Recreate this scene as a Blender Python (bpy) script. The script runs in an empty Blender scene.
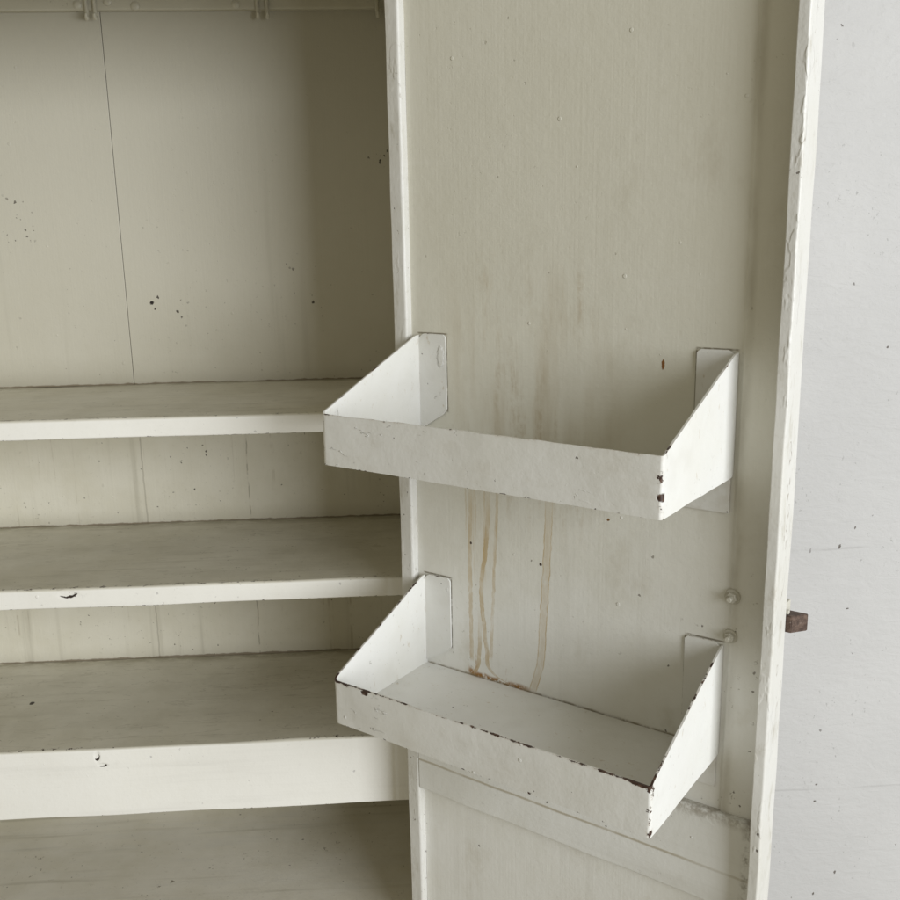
import bpy, bmesh, math, random
from mathutils import Vector, Matrix, noise

scene = bpy.context.scene
C = scene.collection
random.seed(7)

# ------------------------------------------------------------------ shader helpers
class V:
    """a socket or number that can be used in arithmetic inside one node tree"""
    def __init__(s, nt, x): s.nt, s.x = nt, x
    def _m(s, op, *a):
        n = s.nt.nodes.new('ShaderNodeMath'); n.operation = op
        for i, v in enumerate((s,) + a):
            v = v.x if isinstance(v, V) else v
            if isinstance(v, (int, float)): n.inputs[i].default_value = v
            else: s.nt.links.new(v, n.inputs[i])
        return V(s.nt, n.outputs[0])
    def __add__(s, o): return s._m('ADD', o)
    __radd__ = __add__
    def __mul__(s, o): return s._m('MULTIPLY', o)
    __rmul__ = __mul__
    def __sub__(s, o): return s._m('SUBTRACT', o)
    def __rsub__(s, o): return (s * -1.0) + o
    def abs(s): return s._m('ABSOLUTE')
    def max(s, o): return s._m('MAXIMUM', o)
    def min(s, o): return s._m('MINIMUM', o)
    def sqrt(s): return s._m('SQRT')
    def pow(s, e): return s._m('POWER', e)
    def gt(s, o): return s._m('GREATER_THAN', o)
    def ss(s, a, b, lo=0.0, hi=1.0):
        n = s.nt.nodes.new('ShaderNodeMapRange'); n.interpolation_type = 'SMOOTHSTEP'
        if a > b: a, b, lo, hi = b, a, hi, lo
        s.nt.links.new(s.x, n.inputs['Value'])
        n.inputs['From Min'].default_value = a; n.inputs['From Max'].default_value = b
        n.inputs['To Min'].default_value = lo; n.inputs['To Max'].default_value = hi
        return V(s.nt, n.outputs[0])

class Mat:
    def __init__(s, name):
        s.m = bpy.data.materials.new(name); s.m.use_nodes = True
        s.nt = s.m.node_tree
        s.b = s.nt.nodes['Principled BSDF']
        tc = s.nt.nodes.new('ShaderNodeTexCoord')
        sp = s.nt.nodes.new('ShaderNodeSeparateXYZ')
        s.nt.links.new(tc.outputs['Object'], sp.inputs[0])
        s.x, s.y, s.z = (V(s.nt, sp.outputs[i]) for i in range(3))
        s.bump = None; s.col = None
    def vec(s, x, y, z):
        n = s.nt.nodes.new('ShaderNodeCombineXYZ')
        for i, v in enumerate((x, y, z)):
            if isinstance(v, V): s.nt.links.new(v.x, n.inputs[i])
            else: n.inputs[i].default_value = v
        return n.outputs[0]
    def noise(s, sx, sy, sz, detail=4, rough=.55, off=0.0, dist=0.0):
        n = s.nt.nodes.new('ShaderNodeTexNoise')
        s.nt.links.new(s.vec(s.x * sx + off, s.y * sy + off * .7, s.z * sz - off), n.inputs['Vector'])
        n.inputs['Scale'].default_value = 1.0; n.inputs['Detail'].default_value = detail
        n.inputs['Roughness'].default_value = rough; n.inputs['Distortion'].default_value = dist
        return V(s.nt, n.outputs[0])
    def dots(s, scale, keep, r0, r1, off=0.0, sy=1.0, sz=1.0, wob=0.0):
        """sparse irregular specks: 1 inside a speck"""
        n = s.nt.nodes.new('ShaderNodeTexVoronoi')
        x, y, z = s.x, s.y, s.z
        if wob:
            if not hasattr(s, 'wx'):
                s.wx = s.noise(330, 330, 330, 2, off=2.3) - .5; s.wz = s.noise(330, 330, 330, 2, off=7.9) - .5
            x = x + s.wx * wob; z = z + s.wz * wob
        s.nt.links.new(s.vec(x * scale + off, y * scale * sy + off * 2, z * scale * sz + off * 3), n.inputs['Vector'])
        n.inputs['Scale'].default_value = 1.0
        sp = s.nt.nodes.new('ShaderNodeSeparateColor'); s.nt.links.new(n.outputs['Color'], sp.inputs[0])
        pick = V(s.nt, sp.outputs[0]); size = V(s.nt, sp.outputs[1])
        rad = size * (r1 - r0) + r0
        d = V(s.nt, n.outputs['Distance'])
        return (rad - d).ss(0.0, .05) * pick.gt(1 - keep)
    def curve(s, t, pts):
        """piecewise curve of t in 0..1"""
        n = s.nt.nodes.new('ShaderNodeFloatCurve')
        c = n.mapping.curves[0]
        pts = sorted(pts)
        c.points[0].location = pts[0]; c.points[1].location = pts[-1]
        for p in pts[1:-1]: c.points.new(*p)
        n.mapping.update()
        s.nt.links.new(t.x, n.inputs['Value'])
        return V(s.nt, n.outputs[0])
    def mix(s, a, b, f):
        n = s.nt.nodes.new('ShaderNodeMix'); n.data_type = 'RGBA'
        for v, i in ((a, 6), (b, 7)):
            if isinstance(v, tuple): n.inputs[i].default_value = (*v, 1)
            else: s.nt.links.new(v, n.inputs[i])
        if isinstance(f, V): s.nt.links.new(f.x, n.inputs[0])
        else: n.inputs[0].default_value = f
        return n.outputs[2]
    def over(s, colour, f): s.col = s.mix(s.col, colour, f)
    def finish(s, rough, height, strength=1.0, dist=.001, spec=.45):
        s.nt.links.new(s.col, s.b.inputs['Base Color'])
        if isinstance(rough, V): s.nt.links.new(rough.x, s.b.inputs['Roughness'])
        else: s.b.inputs['Roughness'].default_value = rough
        s.b.inputs['Specular IOR Level'].default_value = spec
        bp = s.nt.nodes.new('ShaderNodeBump')
        bp.inputs['Strength'].default_value = strength; bp.inputs['Distance'].default_value = dist
        s.nt.links.new(height.x, bp.inputs['Height'])
        s.nt.links.new(bp.outputs[0], s.b.inputs['Normal'])
        return s.m

PAINT = (.74, .715, .62)
RUST = (.045, .022, .014)
STAIN = (.43, .28, .075)
GRIME = (.33, .30, .22)

def base_paint(m, colour=PAINT, brush='z', seed=0.0, blotch=.35, speck=.03, streak=.3, grain=.2):
    """old brushed enamel: blotches, faint dirt runs, brush marks, pimples and small chips"""
    n1 = m.noise(6, 6, 6, 4, .65, off=seed + 3)
    m.col = m.mix(tuple(c * 1.06 for c in colour), tuple(c * k for c, k in zip(colour, (.84, .82, .73))), n1.ss(.36, .70) * blotch)
    if brush == 'z': br = m.noise(300, 300, 5, 2, .6, off=seed); run = m.noise(38, 38, 1.6, 3, .6, off=seed + 1)
    elif brush == 'x': br = m.noise(5, 300, 300, 2, .6, off=seed); run = m.noise(2.5, 40, 40, 3, .6, off=seed + 1)
    else: br = m.noise(70, 70, 70, 3, .6, off=seed); run = m.noise(12, 12, 12, 3, .6, off=seed + 1)
    m.over(GRIME, run.ss(.55, .8) * streak)
    pim = m.dots(50, .14, .05, .13, off=seed + 2)
    chip = m.dots(135, speck * .8, .06, .26, off=seed + 4, wob=.004)
    fine = m.noise(130, 130, 130, 2, .7, off=seed + 12)
    m.over(GRIME, fine.ss(.60, .80) * streak * .5)
    mark = m.noise(105, 105, 105, 3, .75, off=seed + 17).ss(.655, .70) * m.noise(8, 8, 8, 2, off=seed + 19).ss(.48, .62)
    m.over((.17, .14, .09), mark * (.25 + streak))
    m.over((.07, .05, .035), chip * .8)
    lump = m.noise(13, 13, 13, 3, .5, off=seed + 8)
    m.h = br * grain + lump * 1.4 + pim * .7 + fine * .34 - chip * .4 - mark * .25
    m.r = n1.ss(.3, .7, .38, .54)
    return m

# ------------------------------------------------------------------ mesh helpers
def link(name, bm, mat, parent=None, loc=(0, 0, 0), rotz=0.0, smooth=True, angle=35, flat=True):
    me = bpy.data.meshes.new(name)
    bmesh.ops.recalc_face_normals(bm, faces=bm.faces)
    bm.to_mesh(me); bm.free()
    me.materials.append(mat)
    if smooth:
        for p in me.polygons: p.use_smooth = True
        try: me.set_sharp_from_angle(angle=math.radians(angle))
        except Exception: pass
    o = bpy.data.objects.new(name, me); C.objects.link(o)
    o.parent = parent; o.location = loc; o.rotation_euler = (0, 0, rotz)
    if flat:
        wn = o.modifiers.new('flat_faces', 'WEIGHTED_NORMAL'); wn.keep_sharp = True; wn.weight = 100
    return o

def jit(v, amp, scale, seed):
    p = Vector(v) * scale + Vector((seed, seed * 1.7, -seed))
    return Vector(v) + Vector(noise.noise_vector(p)) * amp

def bx(bm, x0, x1, y0, y1, z0, z1, bev=0.0, seg=3):
    g = bmesh.ops.create_cube(bm, size=1)
    vs = g['verts']
    for v in vs:
        v.co = Vector(((x0 + x1) / 2 + v.co.x * (x1 - x0), (y0 + y1) / 2 + v.co.y * (y1 - y0), (z0 + z1) / 2 + v.co.z * (z1 - z0)))
    if bev:
        es = list({e for v in vs for e in v.link_edges})
        bmesh.ops.bevel(bm, geom=es, offset=bev, segments=seg, affect='EDGES', profile=.5)

def extrude_profile(bm, prof, axis, a0, a1, n, amp=0.0, scale=6.0, seed=0.0):
    """closed profile [(p,q)...] swept along 'x' (p=y,q=z) or 'z' (p=x,q=y)"""
    rings = []
    for i in range(n + 1):
        a = a0 + (a1 - a0) * i / n
        ring = []
        for p, q in prof:
            co = (a, p, q) if axis == 'x' else (p, q, a)
            ring.append(bm.verts.new(jit(co, amp, scale, seed) if amp else co))
        rings.append(ring)
    k = len(prof)
    for i in range(n):
        for j in range(k):
            bm.faces.new((rings[i][j], rings[i][(j + 1) % k], rings[i + 1][(j + 1) % k], rings[i + 1][j]))
    bm.faces.new(rings[0]); bm.faces.new(rings[-1][::-1])

def round_poly(pts, rads, seg=5):
    """2-D polygon with filleted corners"""
    out = []
    n = len(pts)
    for i in range(n):
        p = Vector(pts[i]); r = rads[i]
        if r <= 0: out.append(tuple(p)); continue
        a = (Vector(pts[i - 1]) - p); b = (Vector(pts[(i + 1) % n]) - p)
        a.normalize(); b.normalize()
        ang = a.angle(b); d = r / math.tan(ang / 2)
        s, e = p + a * d, p + b * d
        c = p + (a + b).normalized() * (r / math.sin(ang / 2))
        a0 = math.atan2(s.y - c.y, s.x - c.x); a1 = math.atan2(e.y - c.y, e.x - c.x)
        da = (a1 - a0 + math.pi) % (2 * math.pi) - math.pi
        for k in range(seg + 1):
            t = a0 + da * k / seg
            out.append((c.x + r * math.cos(t), c.y + r * math.sin(t)))
    return out

def lathe(bm, prof, seg=16, M=Matrix()):
    rings = []
    for r, z in prof:
        rings.append([bm.verts.new(M @ Vector((r * math.cos(2 * math.pi * i / seg), r * math.sin(2 * math.pi * i / seg), z))) for i in range(seg)])
    for a, b in zip(rings, rings[1:]):
        for i in range(seg):
            bm.faces.new((a[i], a[(i + 1) % seg], b[(i + 1) % seg], b[i]))
    bm.faces.new(rings[0][::-1]); bm.faces.new(rings[-1])

def tube(bm, pts, r, seg=8):
    pts = [Vector(p) for p in pts]; rings = []
    for i, p in enumerate(pts):
        d = (pts[min(i + 1, len(pts) - 1)] - pts[max(i - 1, 0)]).normalized()
        s = d.cross(Vector((1, 0, .01))).normalized(); t = d.cross(s)
        rr = r if isinstance(r, (int, float)) else r[i]
        rings.append([bm.verts.new(p + (s * math.cos(2 * math.pi * k / seg) + t * math.sin(2 * math.pi * k / seg)) * rr) for k in range(seg)])
    for a, b in zip(rings, rings[1:]):
        for i in range(seg): bm.faces.new((a[i], a[(i + 1) % seg], b[(i + 1) % seg], b[i]))
    bm.faces.new(rings[0][::-1]); bm.faces.new(rings[-1])

def empty(name, loc, rotz=0.0):
    o = bpy.data.objects.new(name, None); C.objects.link(o)
    o.location = loc; o.rotation_euler = (0, 0, rotz); o.empty_display_size = .1
    return o

# ------------------------------------------------------------------ measured layout
CAM_H = 1.30
YAW = .0539            # the cabinet is turned slightly away on its right side
D = 1.2533             # camera to the front plane of the cabinet
DEP = .30              # inside depth
K = .88               # size of the door so that its hinge side meets the cabinet front
TH = .62355
U = Vector((math.cos(YAW), math.sin(YAW))); N = Vector((-U.y, U.x))
Z = lambda z: z + CAM_H
XL, XR = -.95, .035

# ------------------------------------------------------------------ materials
def mat_back():
    m = Mat('cabinet_back_paint')
    base_paint(m, (.68, .65, .55), 'z', 1.0, .45, .06, .45)
    X, Zc = m.x, m.z
    m.over((.49, .465, .385), Zc.ss(Z(-.235), Z(-.225)) * Zc.ss(Z(-.35), Z(.30), .55, 1.0))  # shade on the upper back painted into the colour, deeper towards the top
    # thin vertical dirt runs below the first shelf
    run = m.noise(120, 1, 2.2, 4, .65, off=4).ss(.58, .72)
    m.over((.30, .24, .15), run * Zc.ss(Z(-.30), Z(-.26), 1, 0) * m.noise(9, 9, 30, 3, off=11).ss(.45, .6) * .42)
    crack = (X + .2548 + (m.noise(1, 1, 30, 3, off=2) - .5) * .008).abs().ss(.0006, .0014, 1, 0)
    crack = crack * Zc.ss(Z(-.245), Z(-.26)) * m.noise(1, 1, 40, 3, off=5).ss(.40, .55)
    m.over((.16, .12, .08), crack * .45)
    low = (X + .4268 + (m.noise(1, 1, 25, 3, off=8) - .5) * .006).abs().ss(.0006, .0018, 1, 0) * Zc.ss(Z(-.225), Z(-.24))
    m.over((.16, .12, .08), low * .32)
    # clustered black pin chips
    for (cx, cz, r, k) in ((-.37, -.11, .05, .05), (-.19, -.05, .05, .05), (-.02, .125, .024, .22), (-.34, -.38, .07, .08), (-.590, .03, .05, .16), (-.15, -.09, .06, .06)):
        d = ((X - cx) * (X - cx) + (Zc - Z(cz)) * (Zc - Z(cz))).sqrt()
        m.over((.035, .025, .018), m.dots(170, k * 1.3, .14, .44, off=cx * 10, wob=.0055) * d.ss(r * .5, r, 1, 0) * .9)
    big = ((X + .388) * (X + .388) + (Zc - Z(-.098)) * (Zc - Z(-.098))).sqrt() + (m.noise(260, 260, 260, 3, off=2) - .5) * .009
    m.over((.015, .01, .008), big.ss(.0022, .0035, 1, 0))
    # rusty line where the sheet meets each shelf
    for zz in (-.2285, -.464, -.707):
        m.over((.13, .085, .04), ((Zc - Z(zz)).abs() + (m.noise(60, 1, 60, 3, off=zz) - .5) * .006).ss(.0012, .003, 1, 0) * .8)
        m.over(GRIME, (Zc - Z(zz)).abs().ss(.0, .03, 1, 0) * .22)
    return m.finish(m.r, m.h, .55, .0012)

def mat_shelf(seed, zt, zb, chips, dent=None):
    m = Mat('shelf_paint'); base_paint(m, (.70, .675, .59), 'x', seed, .5, .03, .4)
    # the shelf top is scuffed and dirtier than the nose
    top = m.z.ss(Z(zt) - .004, Z(zt) - .001)
    scuff = m.noise(9, 14, 9, 5, .7, off=seed + 2).ss(.35, .75)
    m.over((.40, .375, .295), top * (scuff * .28 + .22))
    scr = m.noise(14, 60, 14, 3, .5, off=seed + 21, dist=.8)
    m.over((.33, .30, .23), top * scr.ss(.585, .60) * scr.ss(.62, .605) * .35)
    m.over((.30, .27, .19), top * m.y.ss(DEP - .03, DEP - .002) * m.noise(30, 60, 30, 3, .7, off=seed + 23).ss(.3, .6) * .7)
    m.over((.86, .85, .82), (1.0 - top) * m.y.ss(.012, .004) * .6)
    wear = m.noise(110, 110, 110, 4, .7, off=seed + 3)
    edge = ((m.z - Z(zb)).abs()).min((m.z - Z(zt)).abs() * 1.6 + .0004)
    chip = (edge.ss(.0, .0065, .24, -.24) * 1.0 + wear).ss(.80, .84) * m.y.ss(.012, .004) * chips
    fleck = (edge.ss(.0, .0035, .3, -.24) + m.noise(60, 200, 200, 3, .7, off=seed + 6)).ss(.83, .87) * m.y.ss(.012, .004)
    m.over(RUST, chip.max(fleck * chips))
    if zt < -.7:
        hd = ((m.x + .5905) * (m.x + .5905) + (m.y - .150) * (m.y - .150) * .5).sqrt() + (m.noise(240, 240, 240, 2, off=3) - .5) * .003
        m.over((.03, .02, .012), hd.ss(.0030, .0042, 1, 0) * top)
    h = m.h - chip * .8
    for (cx, cz, rx, rz) in (dent or []):
        dx, dz = (m.x - cx) * (1 / rx), (m.z - Z(cz)) * (1 / rz)
        w = (m.noise(180, 180, 180, 3, off=seed) - .5)
        rr = (dx * dx + dz * dz).sqrt() + w * .7 + m.y.ss(.006, .012) * 4
        dark = rr.ss(.90, 1.05, 1, 0) * (((dx + .35) * (dx + .35) * .8 + (dz - .6) * (dz - .6)).sqrt() + w * 1.1).ss(.95, 1.1)
        m.over((.03, .02, .015), dark)
        h = h - rr.ss(.5, 1.6, 1, 0) * 1.2
    return m.finish(m.r, h, .6, .0012)

def mat_plain(name='cabinet_paint', seed=5.0, colour=PAINT, brush='z'):
    m = Mat(name); base_paint(m, colour, brush, seed); return m.finish(m.r, m.h, .55, .0012)

def mat_floor():
    m = Mat('cabinet_floor_paint'); base_paint(m, (.66, .63, .55), 'x', 21.0, .6, .04, .6)
    sc = m.noise(4, 30, 4, 5, .7, off=31).ss(.45, .7)
    m.over((.62, .60, .54), sc * .5)
    return m.finish(m.r, m.h, .6, .0012)

# door: x along its width, z up, origin at camera-height base
DZ = .05
dz = lambda z: K * z + CAM_H - DZ
def mat_door():
    m = Mat('door_paint'); base_paint(m, (.73, .725, .69), 'z', 40.0, .35, .02, .16, .17)
    X, Zc = m.x * (1 / K), (m.z - (CAM_H - DZ)) * (1 / K)
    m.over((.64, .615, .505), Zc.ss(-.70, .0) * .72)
    sc2 = m.noise(9, 1, 22, 4, .65, off=51, dist=.6)
    m.over((.80, .79, .74), sc2.ss(.56, .74) * .10)
    m.over((.50, .46, .36), m.noise(14, 1, 9, 5, .7, off=52).ss(.54, .76) * .35)
    # brown smudges above the upper tray
    sm = m.noise(75, 1, 7, 5, .68, off=41).ss(.47, .72) * m.noise(13, 1, 6, 3, off=44).ss(.35, .6)
    m.over((.44, .36, .24), sm * m.noise(90, 1, 90, 3, .7, off=42).ss(.3, .62) * Zc.ss(.02, -.10) * Zc.ss(-.45, -.30) * X.ss(.05, .12) * X.ss(.30, .24) * .7)
    m.over((.44, .37, .25), m.noise(20, 1, 3, 4, .6, off=46).ss(.45, .7) * Zc.ss(.0, -.15) * Zc.ss(-.40, -.28) * X.ss(.02, .1) * X.ss(.35, .26) * .5)
    # runs of brown water below it
    t = (Zc + .65) * (1 / .30)
    tt = lambda z: (z + .65) / .30
    wob = (m.noise(1, 1, 70, 3, .6, off=43) - .5) * .006
    runs = (
        ([(.085, -.366), (.0835, -.456), (.0838, -.548), (.0850, -.615)], .0026, .75, (-.61, -.34)),
        ([(.1155, -.354), (.1113, -.428), (.1019, -.498), (.1064, -.550), (.1112, -.588), (.1246, -.6235), (.1535, -.6320)], .0028, 1.0, (-.634, -.36)),
        ([(.0990, -.565), (.0975, -.600), (.0950, -.618), (.0842, -.634)], .0026, 1.0, (-.636, -.545)),
        ([(.2127, -.350), (.2100, -.425), (.2042, -.520), (.1996, -.588), (.1884, -.628)], .0052, .85, (-.63, -.34)),
        ([(.1304, -.359), (.1223, -.508), (.1180, -.610)], .0020, .7, (-.60, -.34)),
        ([(.1000, -.350), (.0985, -.420), (.1015, -.500)], .009, .32, (-.50, -.30)),
        ([(.1190, -.350), (.1185, -.420), (.1080, -.500)], .010, .32, (-.50, -.30)),
        ([(.0850, -.350), (.0850, -.420), (.0838, -.440)], .008, .35, (-.44, -.30)),
    )
    for pts, w, a, (z0, z1) in runs:
        c = m.curve(t.max(0.0).min(1.0), [(tt(z), s) for s, z in pts])
        w = w * 1.2
        d = (X - c + wob).abs()
        gate = Zc.ss(z0 - .004, z0 + (.05 if z0 > -.6 else .006)) * Zc.ss(z1 + .03, z1 - .07)
        core = d.ss(w * .4, w, 1, 0) * (.34 + .3 * (w < .0045)) + d.ss(w * .60, w * .85) * d.ss(w * 1.08, w * .85) * .80
        m.over(STAIN, core * gate * m.noise(70, 1, 26, 4, .75, off=w * 900).ss(.30, .58, .25, 1) * a)
    m.over((.30, .145, .03), (Zc + .632 + (m.noise(50, 1, 50, 3, off=3) - .5) * .008).abs().ss(.001, .007, 1, 0) * X.ss(.07, .085) * X.ss(.20, .16) * m.noise(110, 1, 110, 3, .7, off=56).ss(.36, .52))
    m.over((.33, .17, .05), ((X - .0842) * (X - .0842) + (Zc + .628) * (Zc + .628)).sqrt().ss(.002, .009, 1, 0) * m.noise(150, 1, 150, 3, .7, off=57).ss(.38, .55) * .9)
    m.over((.36, .19, .055), (Zc + .575).ss(.0, -.04) * Zc.ss(-.638, -.632) * (X - .112).abs().ss(.03, .04, 1, 0) * m.noise(130, 1, 25, 4, .7, off=58).ss(.56, .68) * .5)
    m.over((.28, .23, .14), X.ss(.456, .450) * (Zc + .634).abs().ss(.0, .004, 1, 0) * m.noise(60, 1, 60, 4, .7, off=47).ss(.35, .6) * .8)
    # single rusty spot and a few dark marks
    for cx, cz, r, rz, col in ((.3674, -.1560, .0022, .006, (.22, .09, .02)), (.200, -.440, .0022, .0022, (.05, .03, .02)), (.085, -.430, .0018, .002, (.05, .03, .02)), (.30, -.36, .002, .002, (.2, .1, .03))):
        d = ((X - cx) * (X - cx) * (1 / r / r) + (Zc - cz) * (Zc - cz) * (1 / rz / rz)).sqrt() + (m.noise(400, 1, 400, 2, off=cx) - .5)
        m.over(col, d.ss(.8, 1.1, 1, 0))
    # contact shade painted as grimy lines along the edges of the mounting tabs
    for zl_, zh_ in ((-.245, -.134), (-.602, -.490)):
        for xe in (.0494, .4085):
            m.over((.17, .14, .09), (X - xe).abs().ss(.0006, .0016, 1, 0) * Zc.ss(zl_, zl_ + .004) * Zc.ss(zh_, zh_ - .004) * m.noise(60, 1, 60, 4, .7, off=xe * 9).ss(.3, .55) * .75)
        m.over((.17, .14, .09), (Zc - zh_).abs().ss(.0006, .0018, 1, 0) * ((X - .025).abs().ss(.028, .022).max((X - .433).abs().ss(.028, .022))) * m.noise(60, 1, 60, 4, .7, off=zh_ * 9).ss(.3, .5) * .8)
    # darker along the fold of the border strip and towards the stile
    m.over(GRIME, (X - .466).abs().ss(.002, .012, 1, 0) * m.noise(30, 1, 8, 4, off=48).ss(.3, .7) * .5)
    m.over(GRIME, X.ss(.47, .51) * .18)
    return m.finish(m.r, m.h + m.noise(9, 1, 3, 3, off=49) * .8, .75, .0012)

def mat_stile(seed, rough_amt):
    m = Mat('stile_paint'); base_paint(m, (.62, .61, .575), 'z', seed, .35, .09, .4, .1)
    m.over((.40, .37, .29), m.noise(55, 55, 20, 5, .72, off=seed + 21).ss(.52, .72) * .55)
    peel = m.noise(42, 42, 17, 3, .65, off=seed + 2)
    edge = peel.ss(.61, .62) * peel.ss(.645, .625)
    m.over((.22, .18, .12), edge * m.noise(20, 20, 6, 3, off=seed + 4).ss(.5, .62) * rough_amt)
    chip = m.dots(85, .14, .10, .30, off=seed + 3, sz=.45, wob=.008) * m.noise(8, 8, 7, 2, off=seed + 5).ss(.48, .6)
    m.over((.06, .04, .03), chip * rough_amt)
    h = m.h + peel.ss(.58, .64) * .7 * rough_amt + m.noise(90, 90, 40, 4, .6, off=seed + 9) * .5
    return m.finish(m.r, h, .8, .0012)

def mat_rail():
    m = Mat('rail_paint'); base_paint(m, (.70, .698, .67), 'x', 60.0, .3, .03, .15, .1)
    X, Zc = m.x * (1 / K), (m.z - (CAM_H - DZ)) * (1 / K)
    g = (Zc + .797 + (m.noise(14, 1, 1, 2, off=61) - .5) * .003).abs()
    m.over((.42, .37, .27), g.ss(.0008, .003, 1, 0) * m.noise(16, 1, 1, 4, off=62).ss(.25, .55, .2, 1) * .8)
    dirt = Zc.ss(-.735, -.720) * X.ss(.39, .42) * m.noise(60, 60, 60, 5, .7, off=63).ss(.35, .6)
    m.over((.24, .20, .14), dirt * .65)
    m.over((.16, .13, .09), X.ss(.493, .505) * m.noise(50, 50, 40, 4, .7, off=65).ss(.42, .6) * .8)
    h = m.h + Zc.ss(-.745, -.715) * X.ss(.38, .42) * m.noise(70, 70, 70, 5, .65, off=64) * 4
    return m.finish(m.r, h, .8, .0012)

# trays: x along the width, -y towards the viewer, z from the floor
def mat_tray(seed, w, d, lh, ht, amount):
    m = Mat('tray_paint'); base_paint(m, (.70, .696, .668), "", seed, .3, .05, .14)
    X, H, Zc = m.x, m.y * -1.0, m.z
    rim = (1.0 - H * (1 / d)) * (ht - lh) + lh - Zc            # distance under the top edge
    front = H.ss(d - .006, d - .003)
    rim = rim * (2.0 - front)
    wear = m.noise(70, 70, 70, 5, .72, off=seed + 1)
    big = m.noise(24, 24, 24, 3, .6, off=seed + 2)
    corner = ((X - w) * (X - w) + (H - d) * (H - d)).sqrt().ss(.07, .0).max((X * X + (H - d) * (H - d)).sqrt().ss(.05, .0))
    reach = (wear - .54) * .012 + (big - .5) * .007 - .0014 * (1.0 - amount) + front * .0007 * amount + corner * .0014 * amount
    edge = (reach - rim).ss(.0, .0004)
    cr = ((X - w) * (X - w) + (H - d) * (H - d)).sqrt()
    cl = (X * X + (H - d) * (H - d)).sqrt()
    cw = ((wear - .47 - .05 * (1 - amount)) * .035 + (big - .5) * .018 - cr).ss(.0, .0005)
    cw2 = ((wear - .50 - .06 * (1 - amount)) * .030 + (big - .5) * .012 - cl).ss(.0, .0005)
    low = ((wear - .56) * .022 + (big - .52) * .012 - Zc).ss(.0, .0004) * front
    rust = edge.max(cw).max(cw2).max(low)
    halo = ((reach + .0022 - rim).ss(.0, .003) * .35).max(((wear - .44) * .035 - cr + .002).ss(.0, .004) * .35 * amount)
    if amount > .8:
        for cx, cz, r in ((.050, lh - .003, .006), (.022, lh + .004, .003), (.030, lh + .012, .0025)):
            dd = ((X - cx) * (X - cx) + (Zc - cz) * (Zc - cz) * 2.0).sqrt() + (m.noise(160, 160, 160, 3, off=cx * 99) - .5) * .010
            rust = rust.max(dd.ss(r * .7, r, 1, 0) * H.ss(d * .55, d * .7))
    else:
        dd = ((X - w) * (X - w) * .6 + (Zc - .020) * (Zc - .020)).sqrt() + (m.noise(200, 200, 200, 3, off=7) - .5) * .004
        rust = rust.max(dd.ss(.003, .0045, 1, 0) * front)
    # rubbed patches on the front face, faint brown flecks on the cheeks
    m.over((.56, .53, .46), front * m.noise(12, 12, 22, 5, .7, off=seed + 7).ss(.5, .72) * .35)
    fl = m.noise(120, 120, 55, 4, .7, off=seed + 8).ss(.62, .72) * (1.0 - front)
    m.over((.42, .33, .20), fl * .42)
    m.over((.34, .26, .15), H.ss(.004, .0) * m.noise(60, 60, 60, 4, off=seed + 10).ss(.4, .6) * Zc.ss(.01, .0) * .8)
    m.over((.40, .31, .20), halo)
    m.over(RUST, rust)
    m.over((.20, .12, .08), rust * m.noise(140, 140, 140, 3, off=seed + 11).ss(.5, .7) * .6)
    scr = m.noise(30, 30, 90, 3, .6, off=seed + 12, dist=1.5)
    scr = scr.ss(.64, .68) * front * m.noise(9, 9, 9, 2, off=seed + 13).ss(.52, .62)
    h = m.h - rust * .9 + scr * 1.6 + m.dots(26, .16, .03, .16, off=seed + 14, sz=.38, wob=.004) * 1.9
    return m.finish(m.r, h, .7, .0012)

def mat_wall():
    m = Mat('white_wall_paint')
    pl = m.noise(34, 34, 55, 6, .6, off=70)
    pl2 = m.noise(150, 150, 210, 4, .6, off=71)
    big = m.noise(3, 3, 3, 4, off=72)
    m.col = m.mix((.525, .517, .505), (.46, .453, .443), big.ss(.35, .7) * .6)
    Zc = m.z
    for zz in (-.446, -.828):
        g = (Zc - Z(zz) + (m.noise(9, 9, 9, 4, off=zz * 9) - .5) * .012).abs()
        m.over((.22, .21, .20), g.ss(.0006, .0022, 1, 0) * m.noise(14, 14, 14, 3, off=zz).ss(.36, .62) * .22)
    chip = m.dots(75, .08, .05, .17, off=75, wob=.006)
    pin = m.dots(95, .06, .08, .20, off=77, sz=.5, wob=.004)
    m.over((.09, .075, .06), chip.max(pin) * m.noise(6, 6, 6, 2, off=78).ss(.40, .55) * .9)
    crs = m.noise(22, 22, 60, 4, .6, off=79, dist=1.2)
    cr = crs.ss(.592, .600) * crs.ss(.612, .602)
    m.over((.30, .29, .27), .5 * cr * Zc.ss(Z(-.45), Z(-.1)) * .35)
    h = pl * 2.6 + pl2 * .7 + crs * 2.6 - chip * .5 + m.noise(420, 420, 420, 2, off=80) * .15
    spk = m.noise(160, 160, 110, 3, .75, off=82).ss(.64, .70) * m.noise(9, 9, 9, 2, off=83).ss(.42, .6)
    m.over((.24, .235, .22), spk * .55)
    return m.finish(.62, h, .34, .0012, .3)

def mat_steel():
    m = Mat('rusty_steel')
    n = m.noise(160, 160, 160, 5, .7, off=90)
    m.col = m.mix((.060, .036, .026), (.15, .10, .075), n.ss(.35, .7))
    m.over((.30, .26, .22), m.noise(300, 300, 300, 3, off=91).ss(.66, .74) * .5)
    m.b.inputs['Metallic'].default_value = .25
    return m.finish(.55, n, .8, .001)

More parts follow.
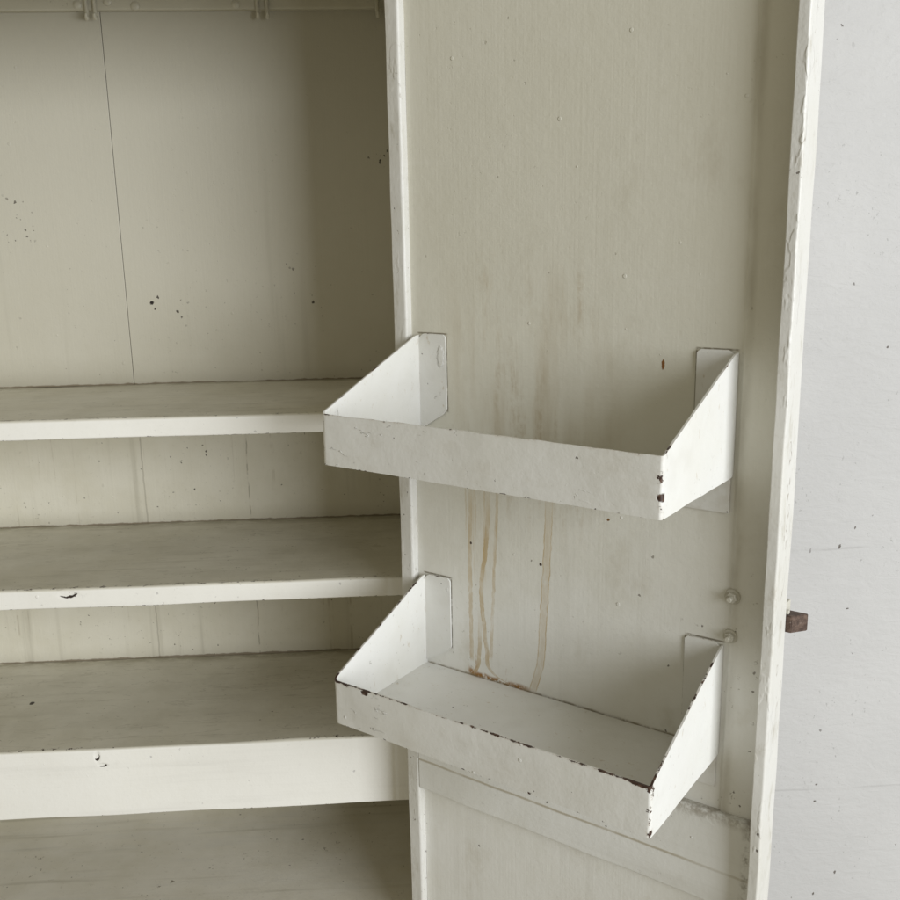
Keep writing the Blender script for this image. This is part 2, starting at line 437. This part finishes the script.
M_plain = mat_plain(); M_back = mat_back()
M_hook = mat_plain('hook_rail_paint', 9.0, (.50, .475, .39), 'x')  # painted darker in place of the header's shade on the bar
M_nut = mat_plain('nut_paint', 15.0, (.52, .50, .43), '')
M_dark = Mat('dark_gap'); M_dark.col = M_dark.mix((.02, .018, .015), (.04, .03, .02), M_dark.noise(20, 20, 20).ss(.3, .7)); M_dark = M_dark.finish(.9, Mat.noise(M_dark, 50, 50, 50), .1)

# ------------------------------------------------------------------ cabinet
o2 = N * D
cab = empty('metal_cabinet', (o2.x, o2.y, 0), YAW)
cab['label'] = 'open cabinet in old chipped white paint, bare shelves inside and a door carrying two trays'
cab['category'] = 'cabinet'

# back panel: two sheets meeting at a thin seam
bm = bmesh.new()
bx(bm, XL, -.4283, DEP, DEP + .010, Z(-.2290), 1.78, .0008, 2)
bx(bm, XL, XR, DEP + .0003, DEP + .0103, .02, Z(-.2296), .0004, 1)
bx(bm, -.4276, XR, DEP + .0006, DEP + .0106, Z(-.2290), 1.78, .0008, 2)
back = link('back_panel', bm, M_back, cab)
bm = bmesh.new(); bx(bm, -.47, -.39, DEP + .0112, DEP + .014, .02, 1.78)
link('seam_backing', bm, M_dark, back)

bm = bmesh.new(); bx(bm, XR, XR + .018, -.004, DEP + .02, .0, 1.80, .001, 1); link('side_panel', bm, M_plain, cab)
bm = bmesh.new(); bx(bm, XL - .018, XL, -.004, DEP + .02, .0, 1.80, .001, 1); link('side_panel', bm, M_plain, cab)
bm = bmesh.new(); bx(bm, XL + .001, XR - .001, -.004, DEP + .02, 1.782, 1.80, .001, 1); link('top_panel', bm, M_plain, cab)
bm = bmesh.new(); bx(bm, XL + .001, XR - .001, -.003, DEP - .0015, .10, Z(-.998), .003, 3); link('bottom_panel', bm, mat_floor(), cab)
bm = bmesh.new()
bx(bm, .016, .075, -.030, -.005, 0, 1.82, .004, 3)
bx(bm, XL - .03, XL + .02, -.030, -.005, 0, 1.82, .004, 3)
bx(bm, XL + .021, .015, -.028, -.005, Z(.302), 1.82, .004, 3)
bx(bm, XL + .021, .015, -.028, -.005, .0, .095, .004, 3)
link('face_frame', bm, M_plain, cab)

def shelf(zt, zb, seed, mat, amp):
    t = .0025
    outer = [(DEP - .0012, Z(zt)), (0, Z(zt)), (0, Z(zb)), (.016, Z(zb)), (.016, Z(zb) + t), (t, Z(zb) + t), (t, Z(zt) - t), (DEP - .0012, Z(zt) - t)]
    prof = round_poly(outer, [0, .0042, .0022, 0, 0, .001, .0016, 0], 5)
    bm = bmesh.new(); extrude_profile(bm, prof, 'x', XL + .0015, XR - .0015, 160, amp, 7.0, seed)
    return link('shelf', bm, mat, cab, angle=50, flat=True)
sh = shelf(-.2285, -.2554, 1.0, mat_shelf(100.0, -.2285, -.2554, .55, []), .0012)
sh['label'] = 'top shelf with a clean narrow front edge'
sh = shelf(-.4640, -.4925, 2.0, mat_shelf(110.0, -.4640, -.4925, .8, [(-.461, -.4722, .0125, .0052)]), .0014)
sh['label'] = 'middle shelf with a bent gouge in its front edge'
sh = shelf(-.7070, -.8142, 3.0, mat_shelf(120.0, -.7070, -.8142, 1.0, [(-.446, -.7185, .0035, .0075), (-.439, -.7325, .0060, .0028)]), .0016)
sh['label'] = 'lowest shelf with a deep front lip'

# bar with hanging hooks along the top of the back
bm = bmesh.new()
prof = round_poly([(DEP - .0005, Z(.333)), (DEP - .013, Z(.333)), (DEP - .013, Z(.395)), (DEP - .0005, Z(.395))], [0, .003, .003, 0], 4)
extrude_profile(bm, prof, 'x', XL + .002, XR - .002, 90, .0006, 6, 4)
rail = link('hook_rail', bm, M_hook, cab, angle=50, flat=True)
hook0 = None
for x in (-.4425, -.4305, -.1925, -.1785, -.0145, -.0020, -.690, -.678):
    if hook0 is None:
        bm = bmesh.new()
        yb = DEP - .013
        path = [(0, yb - .0022, Z(.392)), (0, yb - .0028, Z(.352)), (0, yb - .0030, Z(.335)), (0.0006, yb - .0035, Z(.328)), (.0012, yb - .0055, Z(.3225)), (.0016, yb - .0090, Z(.3200)), (.0018, yb - .0125, Z(.3218)), (.0018, yb - .0145, Z(.3260))]
        tube(bm, path, [.0026, .0026, .0027, .0030, .0031, .0029, .0024, .0015], 10)
        hook0 = link('hook', bm, M_hook, rail, flat=False); o = hook0
    else:
        o = hook0.copy(); C.objects.link(o); o.parent = rail
    o.location.x = x
rv0 = None
for x, z in ((-.4116, .345), (-.4557, .3405), (-.2243, .3395), (-.372, .3385), (-.62, .343)):
    if rv0 is None:
        bm = bmesh.new(); lathe(bm, [(.0062, 0), (.0060, .0012), (.0040, .0026), (.0015, .0030)], 16, Matrix.Rotation(math.radians(90), 4, 'X'))
        rv0 = link('rivet', bm, M_hook, rail, flat=False); o = rv0
    else:
        o = rv0.copy(); C.objects.link(o); o.parent = rail
    o.location = (x, DEP - .013, Z(z))

# ------------------------------------------------------------------ door (child of the cabinet)
P0 = Vector((-.04208, 1.34)) * K
dl = (P0.dot(U), P0.dot(N) - D, DZ)
zlo, zhi = dz(-1.30), dz(.62)
def fold_mesh():
    bm = bmesh.new()
    prof = [(-.0107, 0), (.04, 0), (.10, 0), (.16, 0), (.22, 0), (.28, 0), (.34, 0), (.40, 0), (.44, 0), (.4605, 0), (.4622, -.0002), (.4636, -.0009), (.4648, -.0016), (.4664, -.0020), (.4740, -.0020), (.49, -.0012), (.5120, .0),
            (.5120, .006), (.4705, .006), (.4605, .006), (-.0107, .006)]
    extrude_profile(bm, [(a * K, b * K) for a, b in prof], 'z', zlo, zhi, 90, .0011, 4.5, 12)
    return bm
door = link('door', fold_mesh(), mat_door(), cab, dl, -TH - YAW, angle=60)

def stile(name, s0, s1, h0, h1, seed, mat, amp, r):
    bm = bmesh.new()
    prof = round_poly([(s0, -h1), (s1, -h1), (s1, -h0), (s0, -h0)], r, 5)
    extrude_profile(bm, [(a * K, b * K) for a, b in prof], 'z', zlo - .004, zhi + .004, 220, amp, 16, seed)
    return link(name, bm, mat, door, angle=50, flat=True)
stile('stile', -.0330, -.0106, -.030, .0125, 5, mat_stile(200.0, .35), .0006, [.0015, .0040, .001, .002])
stile('stile', .5122, .5256, -.014, .034, 6, mat_stile(210.0, .7), .0009, [.0012, .0028, .002, .001])

bm = bmesh.new()
prof = round_poly([(.0, -.7165), (-.0105, -.7175), (-.0125, -.7960), (-.0115, -.7978), (-.0122, -.7995), (-.0125, -.8470), (.0, -.8500)], [0, .004, 0, 0, 0, .0045, 0], 5)
extrude_profile(bm, [(a * K, dz(b)) for a, b in prof], 'x', -.0102 * K, .5112 * K, 120, .0010, 14, 8)
link('cross_rail', bm, mat_rail(), door, angle=55, flat=True)

# nuts on studs in the border strip
nut0 = None
for (s, z, ang, sc) in ((.4660, -.4287, .2, .86), (.4656, -.4796, .7, .78)):
    if nut0 is None:
        bm = bmesh.new()
        R90 = Matrix.Rotation(math.radians(90), 4, 'X')
        lathe(bm, [(.0105, -.004), (.0098, .0004), (.0094, .0012), (.0070, .0014)], 20, R90)
        lathe(bm, [(.0070, .0010), (.0070, .0056), (.0062, .0064)], 6, R90)
        lathe(bm, [(.0038, .0060), (.0036, .0125), (.0026, .0134)], 12, R90)
        nut0 = link('nut', bm, M_nut, door, flat=False); o = nut0
    else:
        o = nut0.copy(); C.objects.link(o); o.parent = door
    o.location = (s * K, -.0030, dz(z)); o.rotation_euler = (0, ang, 0); o.scale = (sc, sc, sc)

# bevelled latch tongue sticking out past the free edge
bm = bmesh.new()
plan = [(.495, .0150), (.5312, .0150), (.5450, .0325), (.5450, .0345), (.495, .0345)]
extrude_profile(bm, [(a * K, b * K) for a, b in plan], 'z', dz(-.4665), dz(-.4455), 2)
bmesh.ops.bevel(bm, geom=bm.edges[:], offset=.0007, segments=2, affect='EDGES')
link('latch_bolt', bm, mat_steel(), door, angle=40)
bm = bmesh.new()
bx(bm, .470 * K, .5200 * K, .0145 * K, .050 * K, dz(-.475), dz(-.437), .001, 2)
bx(bm, .5200 * K, .5278 * K, .0150 * K, .0200 * K, dz(-.4440), dz(-.4390), .001, 2)
link('latch_case', bm, M_nut, door, angle=40)

# trays
def tray(s0, w, d, zt, zl, zb, seed, amount, label):
    w, d = w * K, d * K
    lh, ht = (zl - zb) * K, (zt - zb) * K
    T = .0022
    bm = bmesh.new()
    rnd = lambda p, a: jit(jit(p, a, 9.0, seed), a * .35, 38.0, seed + 5)
    # cheeks and lip as one folded strip: list of (x, h, top height)
    path = []
    rc = .007
    n = 26
    for i in range(n + 1):
        h = (d - rc) * i / n
        top = ht + (lh - ht) * h / d
        if h < .010: top -= .003 * (1 - h / .010) ** 2
        path.append((0.0, h, top))
    for i in range(1, 9):
        a = math.pi / 2 * i / 8
        x, h = rc - rc * math.cos(a), d - rc + rc * math.sin(a)
        path.append((x, h, lh + (ht - lh) * (1 - h / d) * (1 - i / 8)))
    m_ = 60
    for i in range(1, m_ + 1): path.append((rc + (w - 2 * rc) * i / m_, d, lh))
    for i in range(1, 9):
        a = math.pi / 2 * i / 8
        r2 = rc * .55
        x, h = w - r2 + r2 * math.sin(a), d - r2 + r2 * math.cos(a)
        path.append((x, h, lh + (ht - lh) * (1 - h / d) * (i / 8)))
    for i in range(n - 1, -1, -1):
        h = (d - rc) * i / n
        top = ht + (lh - ht) * h / d
        if h < .010: top -= .003 * (1 - h / .010) ** 2
        path.append((w, h, top))
    # offset inwards for the sheet thickness
    P2 = [Vector((x, h)) for x, h, _ in path]
    inn = []
    for i, p in enumerate(P2):
        a, b = P2[max(i - 1, 0)], P2[min(i + 1, len(P2) - 1)]
        t = (b - a).normalized(); nn = Vector((t.y, -t.x))
        inn.append(p + nn * T)
    rows = 8
    def grid(pts, zlow):
        g = []
        for (x, h, top), p in zip(path, pts):
            col = []
            tj = noise.noise(Vector((x * 40, h * 40, seed))) * .0009 + noise.noise(Vector((x * 160, h * 160, seed + 3))) * .0003
            for k in range(rows + 1):
                z = zlow + (top + tj - zlow) * k / rows
                c = rnd((p.x, -p.y, z), .0010 if 0 < p.y else 0)
                col.append(bm.verts.new(c))
            g.append(col)
        return g
    go, gi = grid(P2, 0.0), grid(inn, 0.0)
    for g in (go, gi):
        for i in range(len(g) - 1):
            for k in range(rows): bm.faces.new((g[i][k], g[i + 1][k], g[i + 1][k + 1], g[i][k + 1]))
    for i in range(len(go) - 1):
        bm.faces.new((go[i][rows], go[i + 1][rows], gi[i + 1][rows], gi[i][rows]))
        bm.faces.new((go[i][0], go[i + 1][0], gi[i + 1][0], gi[i][0]))
    for i in (0, len(go) - 1):
        for k in range(rows): bm.faces.new((go[i][k], go[i][k + 1], gi[i][k + 1], gi[i][k]))
    # floor sheet with a flange turned down against the door
    fz = .0065 * K
    nx, ny = 40, 16
    def sheet(z):
        return [[bm.verts.new(rnd((.0012 + (w - .0024) * i / nx, -(.0012 + (d - .0024) * j / ny), z), .0008)) for j in range(ny + 1)] for i in range(nx + 1)]
    a, b = sheet(fz), sheet(fz - T)
    for g in (a, b):
        for i in range(nx):
            for j in range(ny): bm.faces.new((g[i][j], g[i + 1][j], g[i + 1][j + 1], g[i][j + 1]))
    prof = round_poly([(-.0004, fz - .0002), (-.0030, fz - .0002), (-.0030, -.0400), (-.0004, -.0400)], [0, .0008, .0008, 0], 2)
    extrude_profile(bm, prof, 'x', .003, w - .002, 30, .0004, 12, seed)
    # flanges folded inwards on the door, lower corner cut away
    for side in (0, 1):
        f = .0485 * K
        o = [(.0004, ht - .007), (.010, ht - .0005), (f - .004, ht - .0010), (f, ht - .004), (f, .042 * K), (f - .006, .034 * K), (.0025, .004 * K + fz)]
        o = round_poly(o, [.002, .006, .003, .003, .005, .005, .001], 4)
        if side: o = [(w - x, z) for x, z in o][::-1]
        fr = [bm.verts.new((x, -.0024, z)) for x, z in o]
        bk = [bm.verts.new((x, -.0002, z)) for x, z in o]
        bm.faces.new(fr); bm.faces.new(bk[::-1])
        for i in range(len(o)):
            j = (i + 1) % len(o); bm.faces.new((fr[i], fr[j], bk[j], bk[i]))
    t_ = link('tray', bm, mat_tray(seed, w, d, lh, ht, amount), door, (s0 * K, -.0008, dz(zb)), angle=40, flat=False)
    bv = t_.modifiers.new('soft_edges', 'BEVEL'); bv.width = .0006; bv.segments = 2; bv.limit_method = 'ANGLE'; bv.angle_limit = math.radians(50)
    wn = t_.modifiers.new('flat_faces', 'WEIGHTED_NORMAL'); wn.keep_sharp = True; wn.weight = 100
    t_['label'] = label
    return t_
tray(.0012, .4575, .2065, -.1334, -.2159, -.2812, 300.0, .45, 'upper white sheet metal tray with little rust')
tray(.0010, .4565, .2074, -.4897, -.5781, -.6400, 317.0, 1.0, 'lower white sheet metal tray with rusty chipped rim')

# ------------------------------------------------------------------ wall beside the cabinet
bm = bmesh.new()
bx(bm, .078, 2.2, 0.0, .10, 0.0, 2.5, .002, 2)
wall = link('wall', bm, mat_wall(), None, (o2.x, o2.y, 0), YAW)
wall['label'] = 'bright white painted wall with fine cracks, right of the open door'
wall['category'] = 'wall'

# ------------------------------------------------------------------ light
w = bpy.data.worlds.new('World'); scene.world = w; w.use_nodes = True
bg = w.node_tree.nodes['Background']
bg.inputs[0].default_value = (1.0, .918, .70, 1); bg.inputs[1].default_value = .305

def area(name, loc, target, sx, sy, power, colour):
    l = bpy.data.lights.new(name, 'AREA'); l.shape = 'RECTANGLE'; l.size = sx; l.size_y = sy; l.energy = power; l.color = colour
    o = bpy.data.objects.new(name, l); C.objects.link(o); o.location = loc
    o.rotation_euler = (Vector(target) - Vector(loc)).to_track_quat('-Z', 'Y').to_euler()
    return o
area('window_light', (2.72, -2.36, Z(.35)), (.05, 1.2, Z(-.2)), 2.7, 2.5, 232, (.94, .975, 1.02))

# ------------------------------------------------------------------ camera
cd = bpy.data.cameras.new('camera'); cam = bpy.data.objects.new('camera', cd); C.objects.link(cam)
cd.sensor_width = 36; cd.lens = 948.15 / 900 * 36; cd.clip_start = .02; cd.clip_end = 200
cam.matrix_world = Matrix.Translation((0, 0, CAM_H)) @ Matrix.Rotation(math.pi / 2 - .22348, 4, 'X') @ Matrix.Rotation(-.01867, 4, 'Z')
scene.camera = cam
scene.view_settings.view_transform = 'Standard'
scene.view_settings.look = 'None'
scene.view_settings.exposure = 0
scene.render.engine = 'CYCLES'
scene.cycles.max_bounces = 6
scene.cycles.diffuse_bounces = 4
scene.cycles.glossy_bounces = 2
scene.cycles.caustics_reflective = False
